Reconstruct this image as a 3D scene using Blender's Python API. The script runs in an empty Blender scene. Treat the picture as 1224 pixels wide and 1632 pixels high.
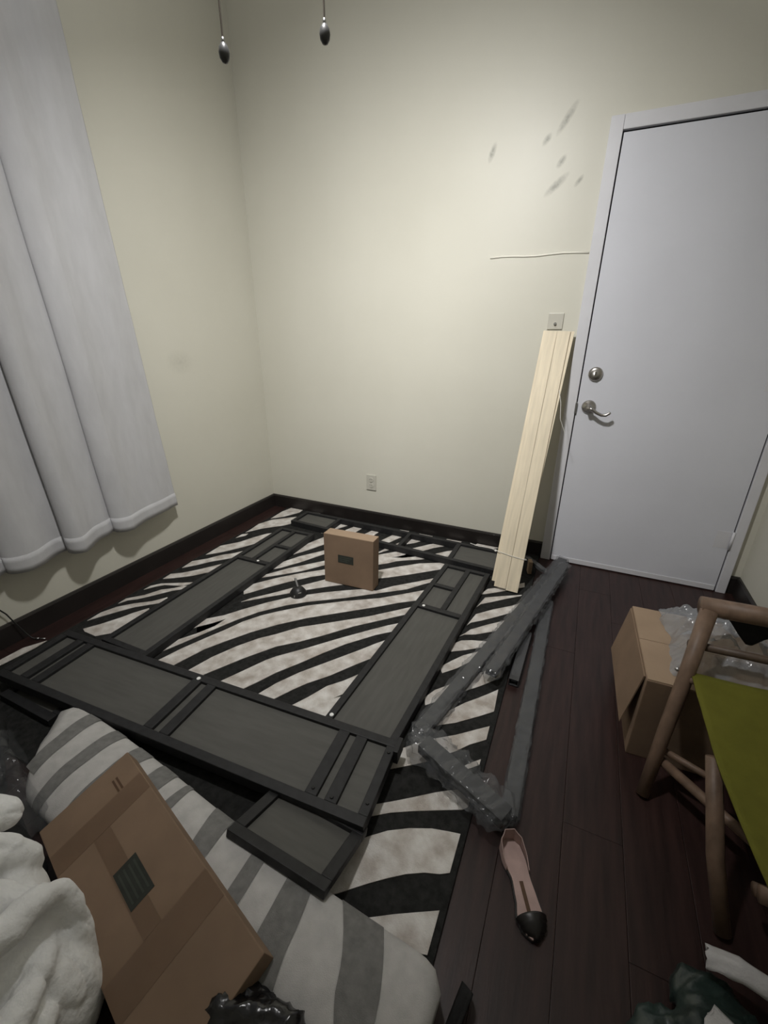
import bpy, bmesh, math, random
from mathutils import Vector, Matrix, noise
random.seed(7)
S = bpy.context.scene
C = S.collection
PI = math.pi

# ------------------------------------------------------------------ camera, light, exposure
cam_d = bpy.data.cameras.new('camera'); cam = bpy.data.objects.new('camera', cam_d); C.objects.link(cam)
F_PX = 686.695
cam_d.sensor_fit = 'VERTICAL'; cam_d.sensor_height = 24.0; cam_d.sensor_width = 18.0
cam_d.lens = F_PX / 1632 * 24.0; cam_d.clip_start = 0.02
pi_, ya_, ro_ = math.radians(22.3562), math.radians(-24.4591), math.radians(0.3185)
fw = Vector((math.sin(ya_)*math.cos(pi_), math.cos(ya_)*math.cos(pi_), -math.sin(pi_)))
r0 = Vector((math.cos(ya_), -math.sin(ya_), 0)); u0 = r0.cross(fw)
rr = math.cos(ro_)*r0 + math.sin(ro_)*u0; uu = -math.sin(ro_)*r0 + math.cos(ro_)*u0
M3 = Matrix((rr, uu, -fw)).transposed()
cam.matrix_world = Matrix.Translation((2.0871, -2.5152, 1.2428)) @ M3.to_4x4()
S.camera = cam

wd = bpy.data.worlds.new('world'); S.world = wd; wd.use_nodes = True
wd.node_tree.nodes['Background'].inputs[0].default_value = (0.9, 0.95, 1, 1)
wd.node_tree.nodes['Background'].inputs[1].default_value = 0.02

LAMP = (1.45, -1.70, 2.56)
def lamp(name, loc, aim, size, power, spread, col):
    ld = bpy.data.lights.new(name, 'AREA'); ld.shape = 'DISK'; ld.size = size; ld.energy = power; ld.color = col; ld.spread = math.radians(spread)
    o = bpy.data.objects.new(name, ld); C.objects.link(o); o.location = loc
    o.rotation_euler = Vector(aim).to_track_quat('-Z', 'Y').to_euler(); return o
lamp('fan_lamp_light', LAMP, (-0.18, 0.64, -0.75), 0.15, 18.0, 112, (1.0, 0.985, 0.96))     # the fan's tilted lamp
pl_ = bpy.data.lights.new('fan_bulb_glow', 'POINT'); pl_.energy = 16.5; pl_.color = (0.98, 0.985, 1.0); pl_.shadow_soft_size = 0.05   # light spilling all round the shade
po_ = bpy.data.objects.new('fan_bulb_glow', pl_); C.objects.link(po_); po_.location = (LAMP[0], LAMP[1], LAMP[2]-0.07)

S.view_settings.view_transform = 'Standard'; S.view_settings.look = 'None'
S.view_settings.gamma = 1.0; S.view_settings.use_curve_mapping = False
S.view_settings.exposure = 0.25

# ------------------------------------------------------------------ helpers
def nodes(name):
    m = bpy.data.materials.new(name); m.use_nodes = True
    nt = m.node_tree; b = nt.nodes['Principled BSDF']; return m, nt, b
def mat(name, col, rough=0.6, spec=0.4, var=0.12, scale=12.0, stretch=(1, 1, 1), bump=0.0, bscale=None, metal=0.0, coat=0.0, col2=None, detail=4.0, sheen=0.0):
    m, nt, b = nodes(name)
    N = nt.nodes; L = nt.links
    tc = N.new('ShaderNodeTexCoord'); mp = N.new('ShaderNodeMapping'); mp.inputs['Scale'].default_value = stretch
    nz = N.new('ShaderNodeTexNoise'); nz.inputs['Scale'].default_value = scale; nz.inputs['Detail'].default_value = detail
    rp = N.new('ShaderNodeValToRGB')
    c2 = col2 or tuple(c*(1-var) for c in col); c1 = col if col2 else tuple(min(1, c*(1+var)) for c in col)
    rp.color_ramp.elements[0].position = 0.3; rp.color_ramp.elements[1].position = 0.7
    rp.color_ramp.elements[0].color = (*c2, 1); rp.color_ramp.elements[1].color = (*c1, 1)
    L.new(tc.outputs['Object'], mp.inputs['Vector']); L.new(mp.outputs[0], nz.inputs['Vector'])
    L.new(nz.outputs['Fac'], rp.inputs['Fac']); L.new(rp.outputs[0], b.inputs['Base Color'])
    b.inputs['Roughness'].default_value = rough; b.inputs['Specular IOR Level'].default_value = spec
    b.inputs['Metallic'].default_value = metal; b.inputs['Coat Weight'].default_value = coat
    b.inputs['Sheen Weight'].default_value = sheen
    if bump:
        n2 = N.new('ShaderNodeTexNoise'); n2.inputs['Scale'].default_value = bscale or scale*4; n2.inputs['Detail'].default_value = 3
        bp = N.new('ShaderNodeBump'); bp.inputs['Strength'].default_value = bump; bp.inputs['Distance'].default_value = 0.01
        L.new(mp.outputs[0], n2.inputs['Vector']); L.new(n2.outputs['Fac'], bp.inputs['Height']); L.new(bp.outputs[0], b.inputs['Normal'])
    return m
def film(name, col, clear, rough=0.12):
    """thin clear plastic film: part of the light passes, the rest meets a glossy skin"""
    m, nt, b = nodes(name)
    N = nt.nodes; L = nt.links
    b.inputs['Base Color'].default_value = (*col, 1); b.inputs['Roughness'].default_value = rough
    b.inputs['Specular IOR Level'].default_value = 1.0
    t = N.new('ShaderNodeBsdfTransparent'); mx = N.new('ShaderNodeMixShader'); mx.inputs[0].default_value = 1-clear
    tc = N.new('ShaderNodeTexCoord'); nz = N.new('ShaderNodeTexNoise'); nz.inputs['Scale'].default_value = 45; nz.inputs['Detail'].default_value = 2
    bp = N.new('ShaderNodeBump'); bp.inputs['Strength'].default_value = 0.35; bp.inputs['Distance'].default_value = 0.01
    L.new(tc.outputs['Object'], nz.inputs['Vector']); L.new(nz.outputs['Fac'], bp.inputs['Height']); L.new(bp.outputs[0], b.inputs['Normal'])
    L.new(t.outputs[0], mx.inputs[1]); L.new(b.outputs[0], mx.inputs[2])
    L.new(mx.outputs[0], N['Material Output'].inputs['Surface'])
    return m

class MB:
    def __init__(s): s.bm = bmesh.new()
    def hull8(s, pts):
        v = [s.bm.verts.new(p) for p in pts]
        for f in ((0,3,2,1),(4,5,6,7),(0,1,5,4),(1,2,6,5),(2,3,7,6),(3,0,4,7)): s.bm.faces.new([v[i] for i in f])
        return s
    def box(s, x0, x1, y0, y1, z0, z1, bev=0.0):
        if bev:
            b2 = MB().box(x0,x1,y0,y1,z0,z1); bmesh.ops.bevel(b2.bm, geom=b2.bm.edges[:], offset=bev, segments=2, affect='EDGES', profile=0.6)
            return s.merge(b2)
        return s.hull8([(x0,y0,z0),(x1,y0,z0),(x1,y1,z0),(x0,y1,z0),(x0,y0,z1),(x1,y0,z1),(x1,y1,z1),(x0,y1,z1)])
    def merge(s, o):
        me = bpy.data.meshes.new('t'); o.bm.to_mesh(me); s.bm.from_mesh(me); bpy.data.meshes.remove(me); o.bm.free(); return s
    def tube(s, pts, r, n=12, caps=True):
        pts = [Vector(p) for p in pts]; rs = r if isinstance(r, (list, tuple)) else [r]*len(pts)
        rings = []; prev = None
        for i, p in enumerate(pts):
            t = (pts[min(i+1, len(pts)-1)] - pts[max(i-1, 0)]).normalized()
            a = prev if prev is not None else (Vector((0,0,1)) if abs(t.z) < 0.9 else Vector((1,0,0)))
            x = (a - t*a.dot(t)).normalized(); prev = x; y = t.cross(x)
            rings.append([s.bm.verts.new(p + (x*math.cos(2*PI*k/n) + y*math.sin(2*PI*k/n))*rs[i]) for k in range(n)])
        for a, b in zip(rings, rings[1:]):
            for k in range(n): s.bm.faces.new((a[k], a[(k+1)%n], b[(k+1)%n], b[k]))
        if caps: s.bm.faces.new(rings[0][::-1]); s.bm.faces.new(rings[-1])
        return s
    def lathe(s, prof, c, n=28, axis='Z'):
        rings = []
        for r, h in prof:
            ring = []
            for k in range(n):
                a = 2*PI*k/n; q = (r*math.cos(a), r*math.sin(a), h)
                if axis == 'Y': q = (q[0], -q[2], q[1])
                ring.append(s.bm.verts.new((c[0]+q[0], c[1]+q[1], c[2]+q[2])))
            rings.append(ring)
        for a, b in zip(rings, rings[1:]):
            for k in range(n): s.bm.faces.new((a[k], a[(k+1)%n], b[(k+1)%n], b[k]))
        s.bm.faces.new(rings[0][::-1]); s.bm.faces.new(rings[-1]); return s
    def prism(s, poly, z0, z1):
        lo = [s.bm.verts.new((x,y,z0)) for x,y in poly]; hi = [s.bm.verts.new((x,y,z1)) for x,y in poly]; n = len(poly)
        s.bm.faces.new(hi); s.bm.faces.new(lo[::-1])
        for k in range(n): s.bm.faces.new((lo[k], lo[(k+1)%n], hi[(k+1)%n], hi[k]))
        return s
    def grid(s, f, nu, nv, closed_u=False):
        V = [[s.bm.verts.new(f(i/nu, j/nv)) for j in range(nv+1)] for i in range(nu if closed_u else nu+1)]
        m = len(V)
        for i in range(m if closed_u else m-1):
            for j in range(nv): s.bm.faces.new((V[i][j], V[(i+1)%m][j], V[(i+1)%m][j+1], V[i][j+1]))
        return s
    def build(s, name, material, parent=None, smooth=False, M=None, solid=0.0):
        if M is not None: bmesh.ops.transform(s.bm, matrix=M, verts=s.bm.verts[:])
        bmesh.ops.recalc_face_normals(s.bm, faces=s.bm.faces[:])
        me = bpy.data.meshes.new(name); s.bm.to_mesh(me); s.bm.free()
        me.materials.append(material)
        if smooth:
            for p in me.polygons: p.use_smooth = True
        o = bpy.data.objects.new(name, me); C.objects.link(o)
        if solid:
            md = o.modifiers.new('thickness', 'SOLIDIFY'); md.thickness = solid; md.offset = 0
        if parent: o.parent = parent
        return o
def tag(o, label, cat, group=None):
    o['label'] = label; o['category'] = cat
    if group: o['group'] = group
    return o
def thing(name, label, cat, loc=(0,0,0), rz=0.0, group=None):
    o = bpy.data.objects.new(name, None); o.empty_display_size = 0.05; C.objects.link(o)
    o.location = loc; o.rotation_euler = (0,0,rz); return tag(o, label, cat, group)
def struct(o): o['kind'] = 'structure'; return o
def fbm(p, sc, k=3):
    return noise.fractal(Vector(p)*sc, 1.0, 2.0, k)

# ------------------------------------------------------------------ materials
def wall_mat(name, scuffs, amt=2.2):
    m, nt, b = nodes(name); N = nt.nodes; L = nt.links
    tc = N.new('ShaderNodeTexCoord')
    nz = N.new('ShaderNodeTexNoise'); nz.inputs['Scale'].default_value = 1.7; nz.inputs['Detail'].default_value = 5
    rp = N.new('ShaderNodeValToRGB'); rp.color_ramp.elements[0].position = .3; rp.color_ramp.elements[1].position = .7
    rp.color_ramp.elements[0].color = (0.60, 0.585, 0.505, 1); rp.color_ramp.elements[1].color = (0.635, 0.62, 0.54, 1)
    L.new(tc.outputs['Object'], nz.inputs['Vector']); L.new(nz.outputs['Fac'], rp.inputs['Fac'])
    last = rp.outputs[0]
    for loc, rot, sc in scuffs:
        mp = N.new('ShaderNodeMapping'); mp.vector_type = 'TEXTURE'
        mp.inputs['Location'].default_value = loc; mp.inputs['Rotation'].default_value = rot; mp.inputs['Scale'].default_value = sc
        g = N.new('ShaderNodeTexGradient'); g.gradient_type = 'SPHERICAL'
        n2 = N.new('ShaderNodeTexNoise'); n2.inputs['Scale'].default_value = 60
        mu = N.new('ShaderNodeMath'); mu.operation = 'MULTIPLY'; mu2 = N.new('ShaderNodeMath'); mu2.operation = 'MULTIPLY'; mu2.use_clamp = True; mu2.inputs[1].default_value = amt
        mix = N.new('ShaderNodeMixRGB'); mix.inputs['Color2'].default_value = (0.33, 0.32, 0.27, 1)
        L.new(tc.outputs['Object'], mp.inputs['Vector']); L.new(mp.outputs[0], g.inputs['Vector']); L.new(tc.outputs['Object'], n2.inputs['Vector'])
        L.new(g.outputs['Fac'], mu.inputs[0]); L.new(n2.outputs['Fac'], mu.inputs[1]); L.new(mu.outputs[0], mu2.inputs[0])
        L.new(mu2.outputs[0], mix.inputs['Fac']); L.new(last, mix.inputs['Color1']); last = mix.outputs[0]
    L.new(last, b.inputs['Base Color'])
    b.inputs['Roughness'].default_value = 0.44; b.inputs['Specular IOR Level'].default_value = 0.42
    n3 = N.new('ShaderNodeTexNoise'); n3.inputs['Scale'].default_value = 90; n3.inputs['Detail'].default_value = 2
    bp = N.new('ShaderNodeBump'); bp.inputs['Strength'].default_value = 0.05; bp.inputs['Distance'].default_value = 0.003
    L.new(tc.outputs['Object'], n3.inputs['Vector']); L.new(n3.outputs['Fac'], bp.inputs['Height']); L.new(bp.outputs[0], b.inputs['Normal'])
    return m
M = {}
M['wall_back'] = wall_mat('cream_paint_scuffed', [((1.815,0,2.125),(0,-1.0,0),(0.075,1,0.018)), ((1.497,0,2.043),(0,-1.25,0),(0.045,1,0.016)),
    ((1.814,0,1.971),(0,-0.95,0),(0.032,1,0.016)), ((1.805,0,1.885),(0,-0.7,0),(0.07,1,0.02)), ((1.90,0,1.89),(0,-0.9,0),(0.03,1,0.012)), ((1.74,0,2.06),(0,-0.9,0),(0.03,1,0.016))])
M['wall'] = wall_mat('cream_paint', [((0,-0.681,1.097),(0,0,0),(1,0.10,0.07))], 0.5)
M['ceiling'] = mat('white_ceiling_paint', (0.80,0.79,0.76), 0.8, 0.2, 0.03, 3)
M['ridge'] = mat('light_paint_ridge', (0.74,0.72,0.64), 0.5, 0.4, 0.03, 10)
M['base'] = mat('dark_brown_gloss_baseboard', (0.018,0.015,0.014), 0.35, 0.5, 0.2, 6)
M['plank'] = mat('dark_mahogany_laminate', (0.026,0.0125,0.011), 0.40, 0.40, 0.4, 5, (9,0.8,9), bump=0.05, bscale=30)
M['subfloor'] = mat('plank_joint_filler', (0.008,0.006,0.006), 0.7, 0.2, 0.1, 10)
M['door'] = mat('grey_white_door_paint', (0.64,0.65,0.70), 0.42, 0.4, 0.03, 3, bump=0.03, bscale=60)
M['trim'] = mat('white_trim_paint', (0.65,0.65,0.68), 0.4, 0.4, 0.04, 8)
M['gap'] = mat('dark_gap_shade', (0.02,0.02,0.022), 0.8, 0.2, 0.1, 10)  # shade of the door gap put in as a dark colour
M['nickel'] = mat('brushed_nickel', (0.46,0.44,0.42), 0.28, 0.5, 0.08, 60, (1,8,1), metal=1.0)
M['plate'] = mat('ivory_plastic_plate', (0.52,0.505,0.44), 0.35, 0.5, 0.03, 20)
M['slot'] = mat('dark_slot', (0.05,0.05,0.045), 0.6, 0.3, 0.1, 20)
M['curtain'] = mat('white_cotton_curtain', (0.52,0.52,0.535), 0.9, 0.1, 0.04, 30, (1,1,0.3), bump=0.06, bscale=400)
M['rugblack'] = mat('black_short_pile', (0.022,0.022,0.021), 0.95, 0.1, 0.35, 60, bump=0.3, bscale=500)
M['rugwhite'] = mat('mottled_ivory_pile', (0.70,0.68,0.65), 0.95, 0.1, 0.2, 22, bump=0.3, bscale=300, col2=(0.40,0.355,0.315), detail=7)
M['rugback'] = mat('pale_grey_rug_back', (0.47,0.46,0.445), 0.95, 0.1, 0.1, 30, bump=0.25, bscale=500)
M['rugbackdark'] = mat('grey_rug_back_band', (0.185,0.183,0.175), 0.95, 0.1, 0.15, 60, bump=0.25, bscale=500)
M['frame'] = mat('black_stained_frame_wood', (0.016,0.016,0.017), 0.55, 0.35, 0.3, 8, (6,6,6))
M['panel'] = mat('charcoal_wood_panel', (0.085,0.083,0.076), 0.6, 0.3, 0.10, 7, (1.2,9,3))
M['panelv'] = mat('charcoal_wood_panel_long', (0.085,0.083,0.076), 0.6, 0.3, 0.10, 7, (9,1.2,3))
M['white'] = mat('white_plastic_plug', (0.85,0.85,0.83), 0.4, 0.4, 0.02, 10)
M['bolt'] = mat('black_bolt_head', (0.006,0.006,0.006), 0.35, 0.5, 0.1, 10)
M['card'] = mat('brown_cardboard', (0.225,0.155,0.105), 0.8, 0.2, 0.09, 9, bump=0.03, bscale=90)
M['cardtop'] = mat('tan_and_lit_top_cardboard', (0.33,0.24,0.165), 0.8, 0.2, 0.08, 9)  # lighter copy of the cardboard: overhead light put into box tops; tan corner piece
M['tape'] = mat('brown_packing_tape', (0.165,0.105,0.066), 0.35, 0.5, 0.06, 12)
M['label'] = mat('dark_green_printed_label', (0.030,0.034,0.028), 0.6, 0.3, 0.15, 40)
M['print'] = mat('grey_green_print', (0.048,0.054,0.044), 0.6, 0.3, 0.1, 40)
M['inkbrown'] = mat('dark_brown_ink', (0.095,0.055,0.033), 0.7, 0.2, 0.1, 40)
M['slat'] = mat('pale_pine_slat', (0.71,0.625,0.475), 0.62, 0.3, 0.1, 6, (14,14,0.9))
M['string'] = mat('white_plastic_string', (0.75,0.74,0.70), 0.4, 0.4, 0.03, 30)
M['bar'] = mat('dark_grey_painted_steel', (0.045,0.046,0.048), 0.45, 0.5, 0.15, 14)
M['film'] = film('clear_wrapping_film', (0.17,0.175,0.185), 0.74, 0.16)
M['film2'] = film('cloudy_packing_film', (0.34,0.36,0.39), 0.50, 0.15)
M['rubber'] = mat('black_rubber', (0.012,0.012,0.012), 0.45, 0.5, 0.2, 30)
M['steel'] = mat('zinc_bolt', (0.45,0.45,0.45), 0.35, 0.5, 0.2, 60, metal=1.0)
M['insole'] = mat('pale_pink_insole', (0.40,0.285,0.26), 0.6, 0.3, 0.12, 30)
M['shoe'] = mat('black_shoe_leather', (0.012,0.010,0.010), 0.4, 0.5, 0.2, 30)
M['bamboo'] = mat('brown_bamboo_pole', (0.165,0.108,0.074), 0.5, 0.4, 0.22, 10, (4,4,1))
M['bamboo_d'] = mat('dark_bamboo_dowel', (0.09,0.062,0.045), 0.5, 0.4, 0.2, 12)
M['olive'] = mat('olive_green_canvas', (0.125,0.122,0.018), 0.85, 0.15, 0.08, 18, bump=0.12, bscale=500)
M['darkcloth'] = mat('charcoal_cloth', (0.022,0.022,0.022), 0.9, 0.1, 0.2, 30, bump=0.2, bscale=300)
M['quilt'] = mat('off_white_cotton_quilt', (0.86,0.86,0.85), 0.9, 0.15, 0.05, 14, bump=0.5, bscale=55)
M['blackbag'] = mat('glossy_black_plastic', (0.008,0.008,0.009), 0.22, 0.6, 0.2, 10, bump=0.5, bscale=26)
M['teal'] = mat('dark_teal_plastic', (0.020,0.034,0.030), 0.35, 0.5, 0.3, 14, bump=0.4, bscale=30)
M['greycloth'] = mat('pale_grey_cloth', (0.50,0.49,0.49), 0.9, 0.1, 0.08, 20, bump=0.2, bscale=200)
M['cable'] = mat('black_cable', (0.012,0.012,0.012), 0.45, 0.5, 0.1, 20)
M['fob'] = mat('dark_metal_fob', (0.055,0.055,0.055), 0.35, 0.5, 0.15, 20)
M['chain'] = mat('bronze_bead_chain', (0.10,0.085,0.07), 0.4, 0.5, 0.15, 60, metal=0.6)
M['fanwood'] = mat('brown_fan_blade_wood', (0.11,0.06,0.035), 0.5, 0.4, 0.25, 5, (1,8,1))
M['glass'] = mat('frosted_lamp_glass', (0.75,0.73,0.68), 0.4, 0.4, 0.02, 10)

# ------------------------------------------------------------------ room
W, H, YF = 2.96, 3.0, -3.7
T = 0.1
struct(MB().box(-T, W+T, YF-T, T, -0.12, -0.012).build('floor', M['subfloor']))
floor = bpy.data.objects['floor']
pw = 0.148
i = 0; x = 0.0; cache = {}
while x < W-1e-6:
    x1 = min(x+pw, W); y = 0.0; off = [0.55, 1.15, 0.85, 0.3][i % 4]; ln = off; k = 0
    while y > YF+1e-6:
        y1 = max(y-ln, YF); key = (round(x1-x, 4), round(y-y1, 4))
        if key not in cache:
            cache[key] = MB().box(0.0003, x1-x-0.0003, -(y-y1)+0.0003, -0.0003, -0.012, 0.0, bev=0.0012).build('plank', M['plank'], floor); o = cache[key]
        else:
            o = cache[key].copy(); C.objects.link(o)
        o.location = (x, y, 0); y = y1; ln = 1.3; k += 1
    x = x1; i += 1
struct(MB().box(-T, W+T, YF-T, T, H, H+T).build('ceiling', M['ceiling']))
struct(MB().box(-T, 0, YF-T, T, -0.012, H).build('wall_left', M['wall']))
wb = struct(MB().box(0, W, 0, T, -0.012, H).build('wall_back', M['wall_back']))
struct(MB().box(W, W+T, YF-T, T, -0.012, H).build('wall_right', M['wall']))
struct(MB().box(0, W, YF-T, YF, -0.012, H).build('wall_front', M['wall']))
seam = MB().tube([(1.53+0.46*t/8, -0.001, 1.606 + 0.003*math.sin(t*1.3)) for t in range(9)], 0.0045, 8).build('paint_ridge', M['ridge'], wb, smooth=True)
def baseboard(name, M4, ln):
    return struct(MB().prism([(0,0),(0.013,0),(0.013,0.088),(0.009,0.098),(0,0.098)], 0, ln).build(name, M['base'], M=M4))
# prism local x = out of wall, y = height, z = length
baseboard('baseboard_left', Matrix(((1,0,0,0),(0,0,-1,0),(0,1,0,0),(0,0,0,1))), 3.69)
baseboard('baseboard_back', Matrix(((0,0,1,0.013),(-1,0,0,0),(0,1,0,0),(0,0,0,1))), 1.979)
baseboard('baseboard_right', Matrix(((-1,0,0,W),(0,0,-1,-0.013),(0,1,0,0),(0,0,0,1))), 3.67)
struct(MB().prism([(0,0),(0.013,0),(0.013,0.088),(0.009,0.098),(0,0.098)], 0, W-2.915).build('baseboard_back_corner', M['base'], M=Matrix(((0,0,1,2.915),(-1,0,0,0),(0,1,0,0),(0,0,0,1)))))

# door with frame, hinges, deadbolt and lever
d = bpy.data.objects.new('door_1', None); C.objects.link(d); d.location = (2.05, 0, 0); struct(d)
d['label'] = 'grey white flush door with lever handle in the right corner'
def dp(mb, name, m, par=d, **k):
    return mb.build(name, m, par, M=Matrix.Translation((-2.05,0,0)), **k)
dp(MB().box(2.052, 2.866, -0.020, -0.002, 0.008, 2.036, bev=0.002), 'door_leaf', M['door'])
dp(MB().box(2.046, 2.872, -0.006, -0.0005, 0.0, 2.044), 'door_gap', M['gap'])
dp(MB().box(1.994, 2.0465, -0.026, -0.0005, 0, 2.097, bev=0.003), 'jamb_casing', M['trim'])
dp(MB().box(2.8715, 2.914, -0.026, -0.0005, 0, 2.097, bev=0.003), 'jamb_casing', M['trim'])
dp(MB().box(2.0468, 2.8712, -0.026, -0.0005, 2.0445, 2.097, bev=0.003), 'head_casing', M['trim'])
dp(MB().box(2.054, 2.864, -0.0235, -0.0201, 0.006, 0.034, bev=0.001), 'door_sweep', M['trim'])
for z in (0.25, 1.02, 1.80):
    h = dp(MB().box(2.8, 2.86, -0.0215, -0.0201, z, z+0.09), 'hinge', M['trim'])
    MB().tube([(2.8675-2.05, -0.026, z-0.003), (2.8675-2.05, -0.026, z+0.093)], 0.006, 10).build('hinge_pin', M['trim'], h, smooth=True)
db = dp(MB().lathe([(0.0,0.0),(0.034,0.0),(0.034,0.006),(0.030,0.013),(0.020,0.016),(0.0,0.0165)], (2.112,-0.0201,1.067), axis='Y'), 'deadbolt', M['nickel'], smooth=True)
MB().box(-0.004+0.062, 0.004+0.062, -0.052, -0.036, 1.052, 1.082, bev=0.002).build('thumb_turn', M['nickel'], db)
hd = dp(MB().lathe([(0.0,0.0),(0.034,0.0),(0.034,0.005),(0.029,0.012),(0.016,0.016),(0.013,0.03),(0.013,0.055),(0.0,0.058)], (2.108,-0.0201,0.905), axis='Y'), 'door_handle', M['nickel'], smooth=True)
MB().tube([(0.058,-0.068,0.905),(0.075,-0.070,0.899),(0.098,-0.071,0.884),(0.122,-0.071,0.874),(0.142,-0.072,0.875),(0.156,-0.073,0.886),(0.160,-0.073,0.891)], [0.010,0.009,0.008,0.0075,0.0075,0.0072,0.006], 12).build('lever', M['nickel'], hd, smooth=True)
dp(MB().box(2.0435, 2.0535, -0.031, -0.0262, 0.868, 0.925, bev=0.001), 'strike_plate', M['steel'])

# wall plates
def wallplate(name, label, x, z, w, h, kind):
    o = thing(name, label, 'outlet' if kind == 'outlet' else 'wall plate', (x, -0.0002, z))
    MB().box(-w/2, w/2, -0.007, 0, -h/2, h/2, bev=0.002).build('cover_plate', M['plate'], o)
    if kind == 'outlet':
        for s in (-1, 1):
            r = MB().lathe([(0.0,0),(0.017,0),(0.016,0.003),(0.0,0.003)], (0,-0.0071,s*0.02), 20, 'Y').build('socket', M['plate'], o)
            for q in (-1, 1): MB().box(q*0.006-0.0012, q*0.006+0.0012, -0.0107, -0.0102, s*0.02-0.001, s*0.02+0.007).build('slot', M['slot'], r)
        MB().lathe([(0.0,0),(0.003,0),(0.003,0.0015),(0,0.0015)], (0,-0.0071,0), 10, 'Y').build('screw', M['steel'], o)
    else:
        MB().lathe([(0.0,0),(0.007,0),(0.006,0.008),(0,0.009)], (0,-0.0071,-0.012), 14, 'Y').build('jack', M['steel'], o, smooth=True)
        for s in (-1, 1): MB().lathe([(0.0,0),(0.0025,0),(0.0025,0.001),(0,0.001)], (0,-0.0071,s*0.025), 10, 'Y').build('screw', M['plate'], o)
wallplate('electrical_outlet', 'ivory duplex outlet low on the cream wall above the baseboard', 0.848, 0.309, 0.072, 0.108, 'outlet')
wallplate('wall_jack_plate', 'small ivory wall plate just above the leaning pine slats', 1.886, 1.31, 0.072, 0.075, 'jack')

# ------------------------------------------------------------------ curtain and rod
FOLDS = [0.0, 0.385, 0.60, 0.84, 1.06, 1.32, 1.55, 1.80]          # distance of each fold crest from the free edge
def curt(y_frac, z_frac, off=0.0):
    zt, zb = 2.62, 0.338
    y_right = -1.035 + (z_frac**1.2)*0.118
    q = y_frac*1.74
    k = max(j for j in range(len(FOLDS)-1) if FOLDS[j] <= q+1e-9) if q < FOLDS[-1] else len(FOLDS)-2
    t = min(1.0, (q-FOLDS[k])/(FOLDS[k+1]-FOLDS[k]))
    rise = 0.80 + 0.05*math.sin(k*2.1)
    # sheet swings out towards the room, then tucks back sharply behind the crest
    s = t/rise if t < rise else 1-(t-rise)/(1-rise)
    s = s*s*(3-2*s) if t >= rise else s**1.25
    wob = 0.010*math.sin(t*7+k*1.7)*t*(1-t)*4
    amp = (0.052 + 0.012*math.sin(k*1.9+0.6))*(0.62 + 0.38*z_frac)
    tuck = -0.040*math.sin(PI*(t-rise)/(1-rise)) if t > rise else 0.0
    x = 0.062 + amp*s + wob + 0.006*fbm((q*3, z_frac*3, 2.0), 1.5)
    z = zt + (zb-zt)*z_frac - 0.012*s*z_frac**8 + 0.006*math.sin(q*9)*z_frac**8
    y = y_right - q*(0.90+0.10*z_frac) + tuck*0.8 + 0.008*math.sin(z_frac*5+k)*s
    return Vector((x+off, y, z))
cu = tag(MB().grid(lambda u, v: curt(u, v), 400, 60).build('curtain', M['curtain'], smooth=True, solid=0.002), 'white pleated cotton curtain hanging on the left wall', 'curtain')
hm = MB().grid(lambda u, v: curt(u, 0.968 + 0.032*v, 0.0035), 400, 3).build('hem', M['curtain'], cu, smooth=True, solid=0.002)
rod = thing('curtain_rod', 'thin metal rod carrying the white curtain', 'curtain rod', (0.085, -1.85, 2.63))
MB().tube([(0, -0.98, 0), (0, 0.98, 0)], 0.009, 12).build('pole', M['nickel'], rod, smooth=True)
for y in (-0.93, 0.93): MB().box(-0.085, 0.006, y-0.008, y+0.008, -0.012, 0.012).build('bracket', M['nickel'], rod)

# ------------------------------------------------------------------ ceiling fan with pull chains
HX, HY = 1.45, -1.70
fan = thing('ceiling_fan', 'ceiling fan with two hanging pull chains ending in dark oval fobs', 'ceiling fan', (HX, HY, 2.59))
MB().lathe([(0.0,0.41),(0.065,0.41),(0.06,0.37),(0.015,0.35),(0.013,0.26),(0.09,0.25),(0.12,0.21),(0.12,0.14),(0.08,0.10),(0.06,0.10),(0.055,0.02),(0.0,0.02)], (0,0,0), 32).build('motor_housing', M['fob'], fan, smooth=False)
MB().lathe([(0.04,0.019),(0.06,0.015),(0.09,-0.005),(0.10,-0.025),(0.095,-0.026),(0.085,-0.006),(0.055,0.010),(0.04,0.014)], (0,0,0), 32).build('lamp_shade', M['glass'], fan, smooth=True)
for k in range(5):
    a = k*2*PI/5 + 0.3
    mb = MB().prism([(0.17,-0.05),(0.62,-0.068),(0.65,-0.05),(0.65,0.05),(0.62,0.068),(0.17,0.05)], 0, 0.008)
    bl = mb.build('blade', M['fanwood'], fan, M=Matrix.Rotation(a,4,'Z') @ Matrix.Translation((0,0,0.16)) @ Matrix.Rotation(0.2,4,'X'))
    MB().box(0.10, 0.21, -0.02, 0.02, 0.152, 0.160).build('blade_arm', M['fob'], bl, M=Matrix.Rotation(a,4,'Z'))
for (tx, ty, tz), (ax, ay) in (((1.348,-1.643,1.745), (-0.06,-0.06)), ((1.517,-1.549,1.780), (0.055,0.0))):
    p0 = Vector((ax*0.9, ay*0.9, 0.03)); p1 = Vector((tx-HX, ty-HY, tz-2.59+0.014))
    ch = MB().tube([p0, Vector((p1.x, p1.y, -0.06)), p1], 0.0017, 6).build('pull_chain', M['chain'], fan)
    MB().lathe([(0.0,-0.0155),(0.005,-0.0142),(0.0092,-0.008),(0.0105,0.0),(0.0092,0.008),(0.005,0.0142),(0.003,0.0155),(0.0,0.0155)], p1 - Vector((0,0,0.0175)), 20).build('fob', M['fob'], ch, smooth=True)
    MB().lathe([(0.0,-0.003),(0.0034,-0.003),(0.0028,0.005),(0.0,0.006)], p1, 12).build('fob_cap', M['steel'], ch, smooth=True)

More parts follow.
